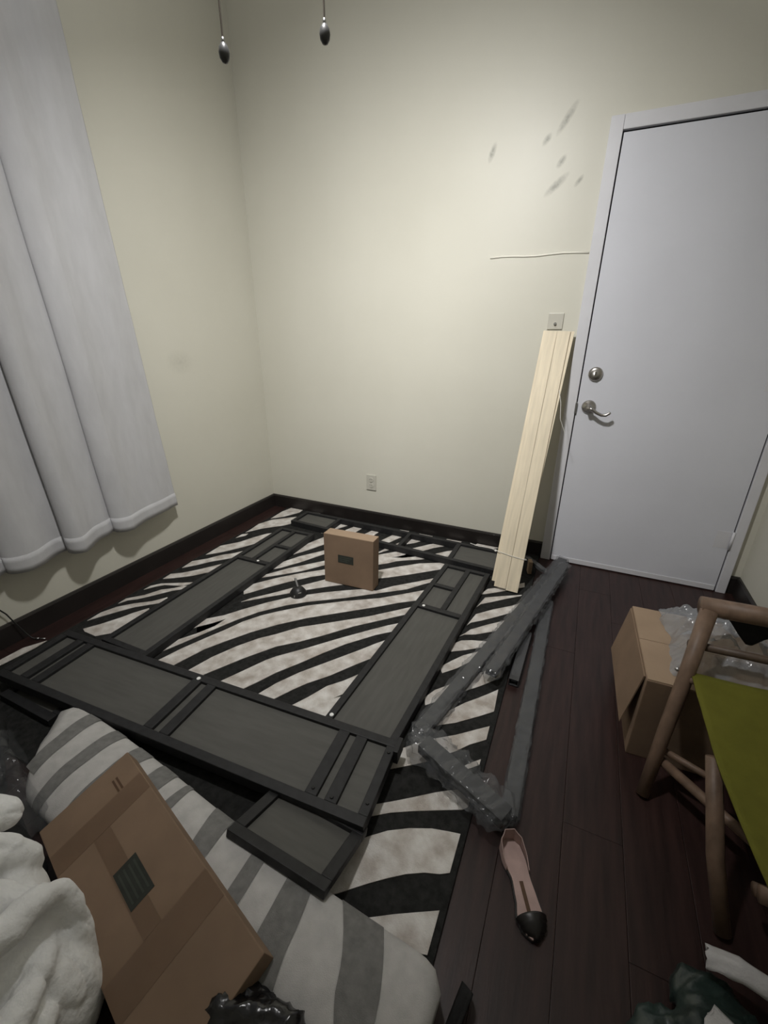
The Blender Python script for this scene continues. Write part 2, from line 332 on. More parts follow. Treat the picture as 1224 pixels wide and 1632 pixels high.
# ------------------------------------------------------------------ zebra rug
rug = thing('zebra_rug', 'black and ivory zebra striped rug with its near edge rolled back', 'rug', (1.05,-1.0,0))
RM = Matrix.Translation((-1.05, 1.0, 0))
MB().box(0.135, 1.988, -2.12, -0.016, 0.0004, 0.010, bev=0.003).build('rug_pile', M['rugblack'], rug, M=RM)
STRIPES=[[(0.199,-1.627),(0.238,-1.568),(0.275,-1.497),(0.293,-1.451),(0.328,-1.391),(0.382,-1.434),(0.382,-1.499),(0.348,-1.587),(0.297,-1.637),(0.223,-1.636)],[(0.156,-1.581),(0.152,-1.514),(0.177,-1.45),(0.226,-1.396),(0.291,-1.344),(0.331,-1.287),(0.365,-1.316),(0.303,-1.371),(0.257,-1.415),(0.219,-1.472),(0.193,-1.515)],[(0.157,-1.428),(0.152,-1.383),(0.208,-1.322),(0.243,-1.25),(0.292,-1.211),(0.332,-1.151),(0.361,-1.179),(0.302,-1.234),(0.249,-1.31),(0.206,-1.364),(0.174,-1.39)],[(0.16,-1.289),(0.161,-1.248),(0.192,-1.208),(0.29,-1.154),(0.358,-1.113),(0.387,-1.142),(0.307,-1.179),(0.22,-1.211),(0.189,-1.243)],[(0.16,-1.171),(0.155,-1.116),(0.205,-1.078),(0.256,-1.016),(0.298,-0.954),(0.348,-0.885),(0.397,-0.95),(0.316,-1.029),(0.278,-1.08),(0.206,-1.14)],[(0.157,-1.04),(0.148,-0.959),(0.205,-0.897),(0.246,-0.828),(0.299,-0.775),(0.349,-0.702),(0.397,-0.758),(0.31,-0.851),(0.249,-0.917),(0.202,-0.987)],[(0.158,-0.865),(0.152,-0.737),(0.223,-0.644),(0.258,-0.552),(0.289,-0.491),(0.301,-0.471),(0.335,-0.437),(0.356,-0.552),(0.353,-0.57),(0.295,-0.682),(0.245,-0.763),(0.208,-0.814)],[(0.157,-0.608),(0.157,-0.548),(0.186,-0.521),(0.193,-0.552)],[(0.158,-0.516),(0.157,-0.46),(0.145,-0.37),(0.182,-0.268),(0.303,-0.154),(0.346,-0.123),(0.388,-0.184),(0.321,-0.31),(0.216,-0.417)],[(0.16,-0.254),(0.153,-0.115),(0.17,-0.02),(0.276,-0.02),(0.281,-0.068),(0.225,-0.181)],[(0.341,-0.084),(0.341,-0.02),(0.433,-0.02),(0.436,-0.099)],[(0.503,-0.08),(0.53,-0.047),(0.589,-0.059),(0.573,-0.101)],[(0.62,-0.307),(0.615,-0.172),(0.635,-0.086),(0.735,-0.068),(0.724,-0.12),(0.685,-0.207),(0.683,-0.299)],[(0.746,-0.196),(0.789,-0.078),(0.841,-0.077),(0.826,-0.185),(0.808,-0.289),(0.768,-0.317)],[(0.889,-0.208),(0.925,-0.083),(0.971,-0.083),(0.954,-0.21),(0.933,-0.32),(0.897,-0.337)],[(1.034,-0.238),(1.077,-0.102),(1.145,-0.105),(1.09,-0.246)],[(1.139,-0.248),(1.16,-0.198),(1.168,-0.209),(1.161,-0.247)],[(1.079,-0.036),(1.145,-0.03),(1.146,-0.05),(1.086,-0.052)],[(1.221,-0.038),(1.315,-0.038),(1.314,-0.054),(1.229,-0.059)],[(1.404,-0.072),(1.413,-0.038),(1.51,-0.034),(1.503,-0.073),(1.456,-0.08)],[(1.585,-0.079),(1.609,-0.02),(1.744,-0.02),(1.683,-0.087)],[(1.2,-0.219),(1.206,-0.104),(1.281,-0.115),(1.246,-0.175)],[(1.256,-0.259),(1.33,-0.165),(1.377,-0.121),(1.445,-0.125),(1.376,-0.193),(1.327,-0.26)],[(1.409,-0.266),(1.463,-0.203),(1.51,-0.165),(1.531,-0.155),(1.513,-0.254),(1.473,-0.275)],[(0.627,-0.648),(0.616,-0.517),(0.672,-0.352),(0.698,-0.292),(0.753,-0.385),(0.73,-0.444),(0.675,-0.563)],[(1.056,-0.457),(1.089,-0.383),(1.11,-0.318),(1.153,-0.302),(1.099,-0.391)],[(0.626,-0.84),(0.629,-0.747),(0.683,-0.639),(0.771,-0.518),(0.802,-0.467),(0.828,-0.509),(0.797,-0.559),(0.726,-0.702),(0.662,-0.803)],[(1.062,-0.468),(1.106,-0.419),(1.173,-0.35),(1.206,-0.324),(1.267,-0.309),(1.243,-0.357),(1.216,-0.393),(1.181,-0.422),(1.249,-0.399),(1.331,-0.336),(1.407,-0.319),(1.354,-0.369),(1.274,-0.419),(1.229,-0.452),(1.195,-0.495),(1.157,-0.528),(1.114,-0.573)],[(0.625,-0.949),(0.635,-0.899),(0.705,-0.791),(0.842,-0.631),(0.876,-0.59),(0.903,-0.635),(0.869,-0.675),(0.796,-0.779),(0.715,-0.861),(0.635,-0.935)],[(1.13,-0.628),(1.184,-0.586),(1.277,-0.496),(1.362,-0.42),(1.433,-0.381),(1.5,-0.344),(1.533,-0.324),(1.538,-0.397),(1.501,-0.426),(1.415,-0.506),(1.338,-0.576),(1.256,-0.644),(1.222,-0.667),(1.17,-0.71)],[(0.619,-1.058),(0.631,-1.015),(0.708,-0.907),(0.799,-0.807),(0.895,-0.717),(0.941,-0.672),(0.97,-0.72),(0.937,-0.757),(0.871,-0.817),(0.792,-0.91),(0.734,-0.991),(0.681,-1.074),(0.659,-1.103)],[(0.694,-1.162),(0.717,-1.116),(0.78,-1.04),(0.846,-0.952),(0.891,-0.894),(0.963,-0.8),(1.024,-0.785),(1.085,-0.773),(1.085,-0.8),(1.018,-0.852),(0.926,-0.934),(0.868,-0.993),(0.797,-1.061),(0.728,-1.129)],[(0.636,-1.433),(0.642,-1.339),(0.699,-1.281),(0.746,-1.207),(0.816,-1.11),(0.894,-1.021),(0.981,-0.95),(1.015,-0.921),(1.112,-0.852),(1.187,-0.805),(1.258,-0.788),(1.32,-0.71),(1.41,-0.624),(1.494,-0.539),(1.527,-0.504),(1.524,-0.55),(1.461,-0.622),(1.398,-0.707),(1.288,-0.795),(1.146,-0.912),(0.99,-1.024),(0.914,-1.092),(0.828,-1.194),(0.777,-1.284),(0.744,-1.357),(0.712,-1.434),(0.678,-1.513),(0.645,-1.586),(0.621,-1.633),(0.631,-1.582),(0.642,-1.506),(0.686,-1.436),(0.72,-1.361),(0.726,-1.3),(0.692,-1.351),(0.65,-1.402)],[(0.663,-1.667),(0.681,-1.613),(0.705,-1.537),(0.743,-1.447),(0.78,-1.366),(0.812,-1.283),(0.858,-1.209),(0.904,-1.156),(1.008,-1.052),(1.16,-0.937),(1.308,-0.838),(1.394,-0.76),(1.491,-0.67),(1.531,-0.623),(1.529,-0.72),(1.485,-0.778),(1.409,-0.836),(1.315,-0.923),(1.187,-1.031),(1.065,-1.135),(0.967,-1.238),(0.897,-1.329),(0.837,-1.426),(0.796,-1.499),(0.76,-1.61),(0.75,-1.66)],[(0.82,-1.677),(0.834,-1.612),(0.861,-1.521),(0.906,-1.427),(0.956,-1.348),(1.008,-1.291),(1.072,-1.208),(1.181,-1.119),(1.321,-1.002),(1.409,-0.914),(1.48,-0.842),(1.518,-0.804),(1.512,-0.873),(1.479,-0.909),(1.397,-0.993),(1.291,-1.1),(1.199,-1.214),(1.13,-1.291),(1.059,-1.358),(0.982,-1.475),(0.945,-1.541),(0.907,-1.608),(0.895,-1.664)],[(0.976,-1.652),(0.994,-1.601),(1.03,-1.53),(1.073,-1.443),(1.097,-1.408),(1.183,-1.311),(1.271,-1.204),(1.367,-1.095),(1.428,-1.029),(1.475,-0.985),(1.509,-0.945),(1.505,-1.012),(1.476,-1.05),(1.412,-1.109),(1.319,-1.221),(1.26,-1.312),(1.207,-1.402),(1.155,-1.483),(1.123,-1.55),(1.098,-1.598),(1.076,-1.647)],[(1.142,-1.648),(1.163,-1.598),(1.19,-1.528),(1.237,-1.444),(1.313,-1.338),(1.395,-1.223),(1.437,-1.16),(1.466,-1.122),(1.501,-1.074),(1.499,-1.185),(1.461,-1.249),(1.411,-1.321),(1.355,-1.408),(1.297,-1.479),(1.264,-1.532),(1.235,-1.586),(1.207,-1.638)],[(1.298,-1.615),(1.308,-1.589),(1.339,-1.533),(1.373,-1.459),(1.417,-1.408),(1.455,-1.352),(1.488,-1.31),(1.492,-1.397),(1.446,-1.47),(1.425,-1.5),(1.455,-1.474),(1.495,-1.429),(1.502,-1.49),(1.495,-1.546),(1.441,-1.6),(1.383,-1.626)],[(1.758,-0.592),(1.782,-0.524),(1.826,-0.489),(1.893,-0.432),(1.949,-0.379),(1.955,-0.423),(1.9,-0.475),(1.845,-0.524),(1.786,-0.573)],[(1.767,-0.708),(1.787,-0.61),(1.853,-0.567),(1.954,-0.505),(1.95,-0.518),(1.886,-0.576),(1.829,-0.632),(1.781,-0.676)],[(1.76,-0.871),(1.778,-0.769),(1.848,-0.693),(1.924,-0.625),(1.972,-0.562),(1.972,-0.629),(1.933,-0.681),(1.875,-0.745),(1.813,-0.808),(1.773,-0.843)],[(1.75,-0.962),(1.767,-0.931),(1.783,-0.895),(1.846,-0.826),(1.917,-0.757),(1.969,-0.691),(1.972,-0.766),(1.929,-0.822),(1.867,-0.875),(1.811,-0.92),(1.767,-0.942)],[(1.736,-1.028),(1.765,-0.987),(1.806,-0.966),(1.871,-0.944),(1.962,-0.891),(1.956,-0.917),(1.905,-0.953),(1.856,-0.994),(1.798,-1.039),(1.744,-1.075)],[(1.73,-1.182),(1.762,-1.128),(1.797,-1.076),(1.856,-1.019),(1.952,-0.927),(1.947,-0.985),(1.892,-1.044),(1.838,-1.093),(1.794,-1.16),(1.749,-1.21)],[(1.728,-1.354),(1.75,-1.306),(1.789,-1.261),(1.819,-1.214),(1.869,-1.162),(1.956,-1.062),(1.96,-1.135),(1.923,-1.187),(1.901,-1.214),(1.86,-1.257),(1.827,-1.292),(1.797,-1.332),(1.741,-1.389)],[(1.767,-1.46),(1.798,-1.413),(1.843,-1.353),(1.87,-1.316),(1.899,-1.284),(1.935,-1.242),(1.966,-1.203),(1.972,-1.309),(1.971,-1.314),(1.927,-1.357),(1.861,-1.417),(1.815,-1.448),(1.774,-1.493)],[(1.723,-1.596),(1.765,-1.551),(1.814,-1.508),(1.875,-1.464),(1.935,-1.412),(1.971,-1.381),(1.972,-1.439),(1.927,-1.48),(1.892,-1.523),(1.862,-1.552),(1.82,-1.596),(1.776,-1.631),(1.71,-1.678)],[(1.923,-1.57),(1.944,-1.544),(1.972,-1.517),(1.972,-1.538),(1.941,-1.569)],[(1.702,-1.806),(1.728,-1.785),(1.769,-1.757),(1.82,-1.72),(1.876,-1.678),(1.908,-1.657),(1.949,-1.633),(1.972,-1.613),(1.972,-1.681),(1.961,-1.693),(1.906,-1.72),(1.834,-1.756),(1.781,-1.785),(1.715,-1.83)],[(1.711,-1.907),(1.753,-1.865),(1.792,-1.832),(1.842,-1.802),(1.898,-1.777),(1.942,-1.765),(1.972,-1.758),(1.972,-1.857),(1.95,-1.87),(1.914,-1.883),(1.874,-1.905),(1.836,-1.932),(1.8,-1.96),(1.768,-1.987),(1.742,-2.009),(1.716,-2.029),(1.668,-1.951)],[(1.811,-2.031),(1.878,-1.991),(1.922,-1.967),(1.972,-1.94),(1.972,-2.022),(1.972,-2.025),(1.959,-2.029),(1.931,-2.039),(1.885,-2.041),(1.83,-2.051)],[(0.101,-1.97),(0.095,-1.889),(0.097,-1.816),(0.138,-1.744),(0.143,-1.794),(0.136,-1.862),(0.131,-1.914)]]
for s in STRIPES:
    mb = MB().prism(s, 0.0103, 0.0125); bmesh.ops.triangulate(mb.bm, faces=[f for f in mb.bm.faces if len(f.verts) > 4])
    mb.build('ivory_stripe', M['rugwhite'], rug, M=RM)
# rolled-back near edge: a flattened roll showing the grey underside
A0, A1 = Vector((0.655, -2.068, 0)), Vector((2.012, -2.185, 0))
ax_ = (A1-A0).normalized(); ay_ = Vector((-ax_.y, ax_.x, 0)); LR = (A1-A0).length
def roll_pt(s, th, off=0.0, skew=False):
    """s metres along the roll, th 0 = far side, pi/2 = crest, pi = camera side"""
    e = min(1.0, max(0.0, (LR-s)/0.07), max(0.0, s/0.07) if skew else 1.0)
    if skew: s = s + (1-s/LR)*0.20*(1-math.cos(th))/2
    k = 0.72 + 0.28*math.sqrt(max(0.0, 1-(1-e)**2))
    a = (0.128 + 0.008*math.sin(s*5))*k + off
    if math.cos(th) < 0: a *= 0.86
    b = (0.046 + 0.005*math.sin(s*7+1))*k + off
    c, sn = math.cos(th), math.sin(th)
    c = math.copysign(abs(c)**0.75, c); sn = math.copysign(abs(sn)**0.85, sn)
    return A0 + ax_*s + ay_*(a*c) + Vector((0,0, 0.0635 + b*sn + 0.003*fbm((s*4, th, 1), 1.0)))
def roll_grid(f): return MB().grid(f, 56, 48, True)
mb = MB().grid(lambda u, v: roll_pt(v*LR, u*2*PI, 0.0, True), 56, 60, True)
bmesh.ops.holes_fill(mb.bm, edges=[e for e in mb.bm.edges if e.is_boundary])
roll = mb.build('rolled_edge', M['rugback'], rug, smooth=True, M=RM)
bands = [((1.763,1.867),(1.884,1.958)), ((1.635,1.695),(1.666,1.742)), ((1.530,1.566),(1.560,1.600)), ((1.362,1.433),(1.423,1.466)), ((1.245,1.266),(1.249,1.293)),
         ((1.133,1.199),(1.151,1.21)), ((1.018,1.082),(1.038,1.077)), ((0.90,0.951),(0.925,0.964)), ((0.765,0.82),(0.825,0.868))]
for (f0, f1), (n0, n1) in bands:
    def bf(u, v):
        th = 0.12 + u*((PI-0.1) if f0 > 0.88 else 2.05); t = (1-math.cos(th))/2
        xa = f0 + (n0-f0)*t*1.25; xb = f1 + (n1-f1)*t*1.25
        xx = xa + (xb-xa)*v
        return roll_pt(min(LR-0.03, (xx - A0.x)/ax_.x), th, 0.0018)
    MB().grid(bf, 40, 8).build('grey_band', M['rugbackdark'], roll, smooth=True, M=RM)

# ------------------------------------------------------------------ flat-pack panels: black frames with charcoal infills
def framed(name, label, loc, rz, tilt, rails, infills, zb, th, group, vertical=False, dots=(), bolts=(), posts=()):
    """rails/infills are (x0,x1,y0,y1) in the panel's own plane; every rail and infill is its own part"""
    o = thing(name, label, 'wooden panel', loc, rz, group)
    TM = Matrix.Rotation(tilt, 4, 'X')
    for r in rails: MB().box(r[0], r[1], r[2], r[3], zb, zb+th, bev=0.0025).build('rail', M['frame'], o, M=TM)
    for r in infills: MB().box(r[0], r[1], r[2], r[3], zb+0.004, zb+th-0.012).build('infill', M['panelv' if vertical else 'panel'], o, M=TM)
    for x, y in dots: MB().lathe([(0.0,0),(0.0075,0),(0.0065,0.002),(0.0,0.002)], (x, y, zb+th), 16).build('plug', M['white'], o, M=TM)
    for x, y in bolts: MB().lathe([(0.0,0),(0.0055,0),(0.0045,0.003),(0.0,0.003)], (x, y, zb+th), 12).build('bolt', M['bolt'], o, M=TM)
    return o
G = 'flat pack furniture panels laid out on the zebra rug'
Z0 = 0.0126
# long near panel, lying on the ends of the side panels; local x along its length, y towards the wall
L_, D_ = 1.47, 0.272
def near_layout():
    rw = 0.028
    rails = [(0, L_, 0, rw), (0, L_, D_-rw, D_), (0, 0.028, rw, D_-rw), (L_-0.028, L_, rw, D_-rw)]
    for a in (0.092, 0.152, 0.692, 0.758): rails.append((a, a+0.036, rw, D_-rw))
    for a in (0.092, 0.152): rails.append((L_-a-0.036, L_-a, rw, D_-rw))
    inf = [(0.024,0.096),(0.124,0.156),(0.184,0.696),(0.724,0.762),(0.79,L_-0.184),(L_-0.156,L_-0.124),(L_-0.096,L_-0.024)]
    return rails, [(a, b, rw-0.004, D_-rw+0.004) for a, b in inf]
rl, inf = near_layout()
near = framed('framed_panel', 'longest charcoal panel in black frame, lying across the near side beside the rolled rug', (0.284, -1.983, 0), math.radians(3.5), 0,
       rl, inf, 0.0505, 0.038, G, dots=((0.71, D_-0.02),), bolts=((L_-0.014, D_-0.05), (L_-0.014, 0.06), (L_-0.17, 0.045), (L_-0.11, 0.04)))
MB().box(L_-0.001, L_+0.014, D_-0.05, D_+0.004, 0.0505, 0.100, bev=0.002).build('end_post', M['frame'], near)
# left and right long strips
def strip_layout(L, mirror):
    w, rw = 0.258, 0.026
    def mx(a, b): return (w-b, w-a) if mirror else (a, b)
    R = [(*mx(0,rw), 0, L), (*mx(w-rw,w), 0, L), (rw, w-rw, 0, rw), (rw, w-rw, L-rw, L), (rw, w-rw, L-0.455, L-0.425),
         (*mx(0.128,0.154), L-0.425, L-rw), (*mx(rw,0.128), L-0.245, L-0.219)]
    I = [(rw-0.003, w-rw+0.003, rw-0.003, L-0.452), (*mx(rw-0.003,0.130), L-0.427, L-0.242), (*mx(rw-0.003,0.130), L-0.222, L-rw+0.003), (*mx(0.151,w-rw+0.003), L-0.427, L-rw+0.003)]
    return R, I
Rr, Ri = strip_layout(1.24, False)
framed('framed_panel', 'long charcoal panel in black frame at the right, beside the film wrapped bars', (1.458, -1.655, 0), math.radians(-2.6), 0, Rr, Ri, Z0, 0.036, G, True, dots=((0.05,0.80),(0.016,0.062)))
Lr, Li = strip_layout(1.26, True)
framed('framed_panel', 'long charcoal panel in black frame at the left, along the curtained wall', (0.392, -1.665, 0), math.radians(0.9), 0, Lr, Li, Z0, 0.036, G, True, dots=((0.16,0.82),))
# far open frame along the back wall
fo = thing('open_frame', 'narrow black open frame with two end panels along the back wall', 'wooden panel', (0.36, -0.28, 0), 0, G)
def qrail(name, x0, y0, x1, y1, w, m='frame', z0=Z0, z1=Z0+0.036):
    a, b = Vector((x0,y0,0)), Vector((x1,y1,0)); n = (b-a).normalized(); p = Vector((-n.y,n.x,0))*w/2
    pts = [a-p, b-p, b+p, a+p]; sh = Vector((-0.36,0.28,0))
    mb = MB().hull8([tuple(q+sh+Vector((0,0,z0))) for q in pts] + [tuple(q+sh+Vector((0,0,z1))) for q in pts])
    return mb.build(name, M[m], fo)
qrail('rail', 0.365, -0.275, 1.805, -0.372, 0.026); qrail('rail', 0.365, -0.105, 1.805, -0.142, 0.026)
qrail('stile', 0.378, -0.119, 0.378, -0.262, 0.026); qrail('stile', 1.792, -0.156, 1.792, -0.357, 0.026)
qrail('stile', 0.655, -0.126, 0.655, -0.281, 0.026); qrail('stile', 1.520, -0.149, 1.520, -0.339, 0.026)
qrail('stile', 1.19, -0.141, 1.19, -0.317, 0.022)
for xa, xb, ya, yb in ((0.388,0.645,-0.190,0.150), (1.53,1.782,-0.248,0.20)):
    pts = [(xa-.36, ya-yb/2+.28), (xb-.36, ya-yb/2+.28), (xb-.36, ya+yb/2+.28), (xa-.36, ya+yb/2+.28)]
    MB().prism(pts, Z0+0.004, Z0+0.024).build('infill', M['panel'], fo)
# two small framed panels propped on the rolled rug, tucked under the near panel
w_, d_, rw_ = 0.285, 0.205, 0.030
sr = [(0,w_,0,rw_),(0,w_,d_-rw_,d_),(0,rw_,rw_,d_-rw_),(w_-rw_,w_,rw_,d_-rw_)]
si = [(rw_-.003,w_-rw_+.003,rw_-.003,d_-rw_+.003)]
framed('small_framed_panel', 'small square charcoal panel in black frame propped on the rug roll at its middle', (1.463,-2.066,0.106), math.radians(-2), math.radians(-19.5), sr, si, 0.004, 0.022, 'small framed panels under the near panel')
framed('small_framed_panel', 'small square charcoal panel in black frame under the left corner of the near panel', (0.338,-2.012,0.0), math.radians(0.5), 0.0, sr, si, Z0, 0.026, 'small framed panels under the near panel')

# ------------------------------------------------------------------ cardboard boxes
def carton(name, label, loc, rot, w, d_, h, cat='box'):
    o = thing(name, label, cat, loc); o.rotation_euler = rot; return o
# upright flat box in the middle: local x width, y thickness, z height
bx = carton('cardboard_box', 'square brown cardboard box with black label standing upright on the rug', (1.105,-0.772,0.0127), (math.radians(-2),0,math.radians(3)), .28,.075,.28)
MB().box(-0.14, 0.14, -0.0375, 0.0375, 0, 0.279, bev=0.002).build('box_body', M['card'], bx)
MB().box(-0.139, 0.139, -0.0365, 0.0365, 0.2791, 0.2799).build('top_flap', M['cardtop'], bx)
lb = MB().box(-0.058, 0.030, -0.0386, -0.0376, 0.128, 0.172).build('label', M['label'], bx)
for q in range(3): MB().box(-0.05, 0.02-0.012*q, -0.0390, -0.0387, 0.158-0.011*q, 0.163-0.011*q).build('print_line', M['print'], lb)
# long flat carton resting on the rug roll, tipped towards the camera; local x length, y width (away), z up
e1 = Vector((0.614,-0.177,0.0)).normalized()
P0 = Vector((1.088,-2.033,0.168)); P2 = Vector((1.052,-2.216,0.107))
e2 = (P0-P2); e2 = (e2 - e1*e2.dot(e1)).normalized(); e3 = e1.cross(e2)
BW = 0.232; BL = 0.645; BT = 0.052
bc = thing('long_cardboard_box', 'long flat brown cardboard carton with taped seam lying on the rug roll', 'box')
bc.matrix_world = Matrix.Translation(P0 - e2*BW - e3*BT) @ Matrix((e1,e2,e3)).transposed().to_4x4()
MB().box(0, BL, 0, BW, 0, BT, bev=0.003).build('box_body', M['card'], bc)
def flat(poly, m, name, z=BT, par=None, h=0.0006): return MB().prism(poly, z+0.0001, z+h).build(name, m, par or bc)
flat([(0.09,0.002),(0.150,0.002),(0.150,BW-0.002),(0.09,BW-0.002)], M['tape'], 'tape_strip')
flat([(0.43,0.002),(0.505,0.002),(0.505,BW-0.002),(0.43,BW-0.002)], M['tape'], 'tape_strip')
flat([(0.1505,0.085),(0.4295,0.085),(0.4295,0.125),(0.1505,0.125)], M['tape'], 'tape_strip')
lb = flat([(0.262,0.088),(0.362,0.088),(0.362,0.142),(0.262,0.142)], M['label'], 'label', BT+0.0006, h=0.0007)
for q in range(4): flat([(0.272,0.095+0.012*q),(0.352,0.095+0.012*q),(0.352,0.099+0.012*q),(0.272,0.099+0.012*q)], M['print'], 'print_line', BT+0.0013, lb, 0.0004)
for q in range(2): flat([(0.045,BW-0.062+0.010*q),(0.088,BW-0.062+0.010*q),(0.088,BW-0.057+0.010*q),(0.045,BW-0.057+0.010*q)], M['inkbrown'], 'printed_mark')
# carton by the chair with closed top
ct = thing('moving_carton', 'brown cardboard carton behind the green chair with packing film on top', 'box', (2.388,-1.287,0), math.radians(2))
MB().box(0, 0.50, 0, 0.41, 0, 0.30, bev=0.003).build('box_body', M['card'], ct)
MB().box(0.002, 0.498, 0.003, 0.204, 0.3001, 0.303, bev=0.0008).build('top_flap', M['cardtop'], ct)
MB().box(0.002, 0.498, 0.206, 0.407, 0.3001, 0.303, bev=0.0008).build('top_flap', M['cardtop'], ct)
MB().hull8([(-0.035,0.02,0.10),(-0.033,0.02,0.10),(-0.033,0.40,0.10),(-0.035,0.40,0.10),(-0.005,0.02,0.297),(-0.001,0.02,0.297),(-0.001,0.40,0.297),(-0.005,0.40,0.297)]).build('side_flap', M['card'], ct)
# packing film heaped on the carton
def heap(name, label, cat, cx, cy, rx, ry, z, h, material, seed, nu=70, nv=70, drop=0.0, rz=0.0, rim=0.0015, freq=9):
    cs, sn = math.cos(rz), math.sin(rz)
    def f(u, v):
        a, b = u*2-1, v*2-1
        r = max(abs(a), abs(b)); 
        q = 1 + 0.16*fbm((a*1.6, b*1.6, seed), 1.0)
        x = a*rx*q; y = b*ry*q
        e = max(0.0, 1-r**3)
        zz = z + rim + e*h*(0.6 + 0.55*fbm((x*4, y*4, seed+3), 1.0) + 0.45*abs(fbm((x*freq, y*freq, seed+5), 1.0))*1.4)
        ridg = (1-abs(noise.noise(Vector((x*freq*1.6, y*freq*1.6, seed+9)))))**4
        zz += e*h*0.30*ridg
        zz = max(z+rim*0.5, zz)
        if drop: zz -= drop*max(0, r-0.75)/0.25
        return Vector((cx + x*cs - y*sn, cy + x*sn + y*cs, zz))
    o = MB().grid(f, nu, nv).build(name, material, smooth=True)
    return tag(o, label, cat)
heap('packing_film', 'crumpled cloudy clear packing film heaped on the brown carton', 'plastic film', 2.690, -1.055, 0.225, 0.18, 0.3035, 0.10, M['film2'], 3.0, freq=14)

# ------------------------------------------------------------------ pine slats leaning on the wall
SB, ST = Vector((1.867,-0.507,0.0)), Vector((1.903,-0.035,1.262))
dirs = (ST-SB).normalized(); sx = Vector((1,0,0)); sx = (sx - dirs*sx.dot(dirs)).normalized(); sn_ = sx.cross(dirs)   # sn_ points to the room
if sn_.y > 0: sn_ = -sn_
SL = (ST-SB).length
sl_lab = ['pale pine slat in front at the left of the bundle leaning on the wall', 'pale pine slat in front at the right of the bundle leaning on the wall',
          'pale pine slat behind, peeking out at the left edge of the leaning bundle', 'pale pine slat behind, peeking out at the upper right of the leaning bundle']
for i, (xb, xt, layer, low) in enumerate(((-0.028,-0.028,0.0,0.006), (0.0335,0.0335,0.0,0.0), (-0.046,-0.034,-1.0,0.030), (0.024,0.052,-1.0,0.02))):
    b = SB + sx*xb + sn_*(0.0095*layer) + dirs*low; t = ST + sx*xt + sn_*(0.0095*layer) + dirs*(0.0 if i < 2 else 0.004)
    ax = (t-b).normalized(); wx = (sx - ax*sx.dot(ax)).normalized(); nx = ax.cross(wx)
    lift = Vector((0,0,0.020))
    m4 = Matrix.Translation(b+lift) @ Matrix((wx, nx, ax)).transposed().to_4x4()
    o = MB().box(-0.030, 0.030, -0.0042, 0.0042, 0, (t-b).length-0.02, bev=0.0008).build('pine_slat', M['slat'])
    o.matrix_world = m4
    tag(o, sl_lab[i], 'wooden slat', 'pine slats leaning on the wall')
def on_slat(h, dx, dn): return SB + Vector((0,0,0.02)) + dirs*h + sx*dx + sn_*dn
st = thing('tie_string', 'white plastic string tied round the foot of the pine slats', 'string', tuple(on_slat(0.19,0,0.006)))
sh = -on_slat(0.19,0,0.006)
loop = [on_slat(0.19,-0.085,-0.016), on_slat(0.192,-0.082,0.004), on_slat(0.188,-0.06,0.0070), on_slat(0.180,0.0,0.0070), on_slat(0.176,0.070,0.0070), on_slat(0.176,0.0735,-0.004), on_slat(0.178,0.07,-0.0175), on_slat(0.184,0.0,-0.0175)]
MB().tube([p+sh for p in loop] + [loop[0]+sh], 0.0016, 6).build('loop', M['string'], st)
MB().tube([p+sh for p in (on_slat(0.19,-0.082,0.004), on_slat(0.20,-0.12,0.012), on_slat(0.195,-0.17,0.02), on_slat(0.20,-0.22,0.01))], 0.0014, 6).build('loose_end', M['string'], st)
MB().tube([p+sh for p in (on_slat(1.04,0.066,0.0055), on_slat(0.98,0.085,0.004), on_slat(0.90,0.098,0.0), on_slat(0.84,0.13,-0.03))], 0.0012, 6).build('loose_end', M['string'], st)
MB().lathe([(0,-0.006),(0.006,-0.004),(0.007,0),(0.006,0.004),(0,0.006)], on_slat(0.19,-0.084,0.004)+sh, 10).build('knot', M['string'], st, smooth=True)
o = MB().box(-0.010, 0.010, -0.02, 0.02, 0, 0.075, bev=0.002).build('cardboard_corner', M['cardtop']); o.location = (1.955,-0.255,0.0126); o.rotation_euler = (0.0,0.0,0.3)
tag(o, 'small folded tan cardboard corner piece standing behind the pine slats', 'cardboard')

